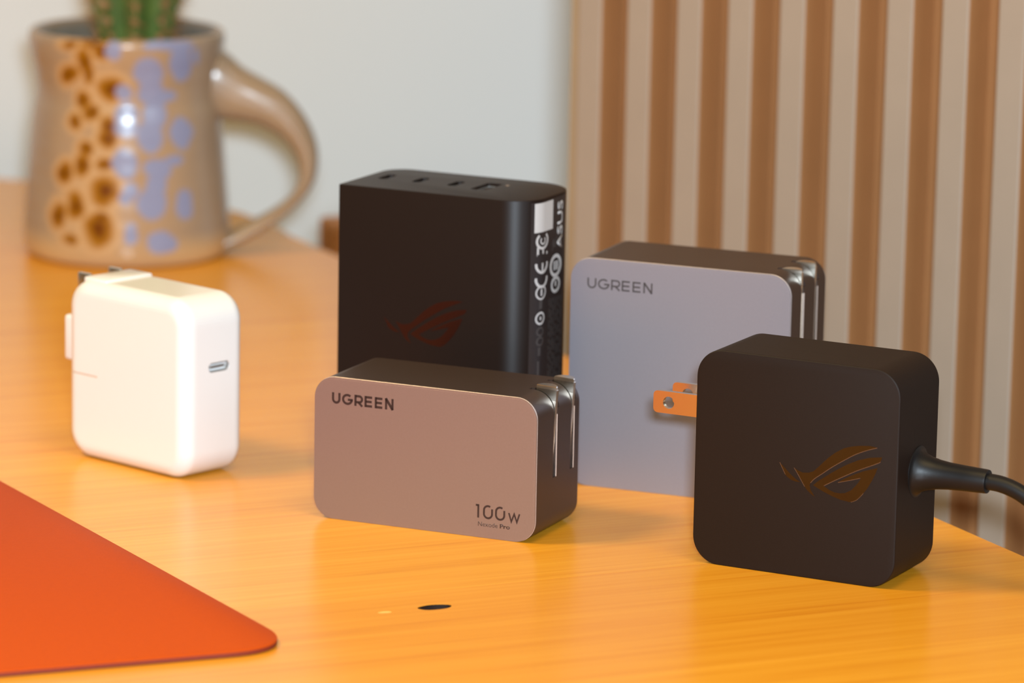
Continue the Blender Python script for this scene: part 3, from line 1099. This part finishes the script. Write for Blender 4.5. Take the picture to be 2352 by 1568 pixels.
# strap handle
hp = [((1130, 240), (1130, 640), 9.5), ((1215, 262), (1195, 640), 9.3), ((1275, 300), (1250, 648), 9.0), ((1345, 362), (1335, 655), 8.6), ((1450, 422), (1430, 674), 8.2),
      ((1560, 487), (1515, 715), 7.8), ((1650, 580), (1578, 765), 7.4), ((1715, 685), (1625, 832), 7.0), ((1752, 795), (1646, 890), 6.8), ((1755, 900), (1650, 950), 6.7),
      ((1732, 990), (1628, 1020), 6.7), ((1670, 1080), (1578, 1082), 6.8), ((1570, 1170), (1500, 1138), 7.0), ((1440, 1262), (1390, 1198), 7.4), ((1320, 1325), (1290, 1248), 8.0),
      ((1215, 1370), (1190, 1290), 9.0)]
ctr = []
for po, pi, wd in hp:
    P2 = []
    for x, y in (po, pi):
        px, py = x / K, y / K
        P2.append(((px - (291.5 + (576 - py) * 0.0135)) / 6.02, (577.5 - py + (px - 291.5) * 0.019) / 6.02 / 0.98))
    (xo, zo), (xi, zi) = P2
    ctr.append(((xo + xi) / 2, (zo + zi) / 2, math.hypot(xo - xi, zo - zi) / 2, wd, (xo - xi), (zo - zi)))
cs = catmull(ctr, 6)
rings = []
for X, z, ht, wd, nx, nz_ in cs:
    l = math.hypot(nx, nz_)
    nx, nz_ = nx / l, nz_ / l
    ring = []
    for k in range(24):
        t = 2 * math.pi * k / 24
        c, s_ = math.cos(t), math.sin(t)
        e = 0.8
        c = math.copysign(abs(c) ** e, c); s_ = math.copysign(abs(s_) ** e, s_)
        ring.append(((X + nx * ht * c) * MM, wd * s_ * MM, (z + nz_ * ht * c) * MM))
    rings.append(ring)
obj('handle', rings_to_bm(rings), M_handle, mug, smooth=80)
M_soil = mat('dark_soil', rgb(58, 44, 34), 0.9, var=0.4, vscale=500, bump=0.8, bscale=500)
sr = [[(r * math.cos(2 * math.pi * k / 40) * MM, r * math.sin(2 * math.pi * k / 40) * MM, (z + 0.7 * math.sin(k * 2.3)) * MM) for k in range(40)]
      for r, z in ((31.9, 66.0), (31.0, 67.5), (20, 68.4), (10, 68.8), (1, 69.0))]
sr[0] = [(31.0 * math.cos(2 * math.pi * k / 40) * MM, 31.0 * math.sin(2 * math.pi * k / 40) * MM, 64 * MM) for k in range(40)]
obj('soil', rings_to_bm(sr, True, True), M_soil, mug, smooth=60)

# ------------------------------------------------------------------ cactus in the mug
cactus = thing('cactus', 'green ribbed cactus with brown spines growing out of the spotted mug', 'cactus', (MX + 0.0032, MY, 0.068))
M_cactus = mat('cactus_skin', rgb(76, 98, 40), 0.5, var=0.45, vscale=110, bump=0.3, bscale=500)
M_spine = mat('dry_brown_spines', rgb(150, 112, 70), 0.6, var=0.2, vscale=300)
NR = 9
cprof = [(0, 11.0), (6, 12.0), (12, 13.0), (18, 14.3), (24, 15.6), (30, 17.0), (40, 18.6), (52, 19.6), (64, 19.3), (74, 17.6), (82, 14.4), (88, 9.6), (91, 4.5), (92, 0.6)]
rings = []
for z, r in cprof:
    ring = []
    for k in range(NR * 10):
        t = 2 * math.pi * k / (NR * 10)
        rib = 1 - 0.26 * (1 - abs(math.cos(NR * t / 2 + 0.4))) ** 1.0
        ring.append((r * rib * math.cos(t) * MM, r * rib * math.sin(t) * MM, z * MM))
    rings.append(ring)
obj('stem', rings_to_bm(rings), M_cactus, cactus, smooth=70)
bm = bmesh.new()
for j in range(NR):
    t = (2 * math.pi * j - 0.8) / NR
    for zi in range(13):
        z = 5 + zi * 6.2
        r = None
        for i in range(len(cprof) - 1):
            if cprof[i][0] <= z <= cprof[i + 1][0]:
                f = (z - cprof[i][0]) / (cprof[i + 1][0] - cprof[i][0])
                r = cprof[i][1] + f * (cprof[i + 1][1] - cprof[i][1])
        base = Vector((r * 0.98 * math.cos(t), r * 0.98 * math.sin(t), z))
        out = Vector((math.cos(t), math.sin(t), 0)); tg = Vector((-math.sin(t), math.cos(t), 0))
        # woolly areole
        a = bmesh.ops.create_icosphere(bm, subdivisions=1, radius=1.5 * MM, matrix=Matrix.Translation(base * MM))
        for q in range(14):
            dirv = (out * random.uniform(0.3, 1) + tg * random.uniform(-1.1, 1.1) + Vector((0, 0, random.uniform(-0.9, 0.9)))).normalized()
            L = random.uniform(3.5, 8.0)
            s1 = dirv.cross(Vector((0.3, 0.2, 1))).normalized() * 0.34
            s2 = dirv.cross(s1).normalized() * 0.34
            vs = [bm.verts.new((base + s) * MM) for s in (s1, -s1 * 0.5 + s2, -s1 * 0.5 - s2)]
            tip = bm.verts.new((base + dirv * L) * MM)
            for i in range(3):
                bm.faces.new((vs[i], vs[(i + 1) % 3], tip))
sp = obj('spines', bm, M_spine, cactus)
sp['kind'] = 'stuff'
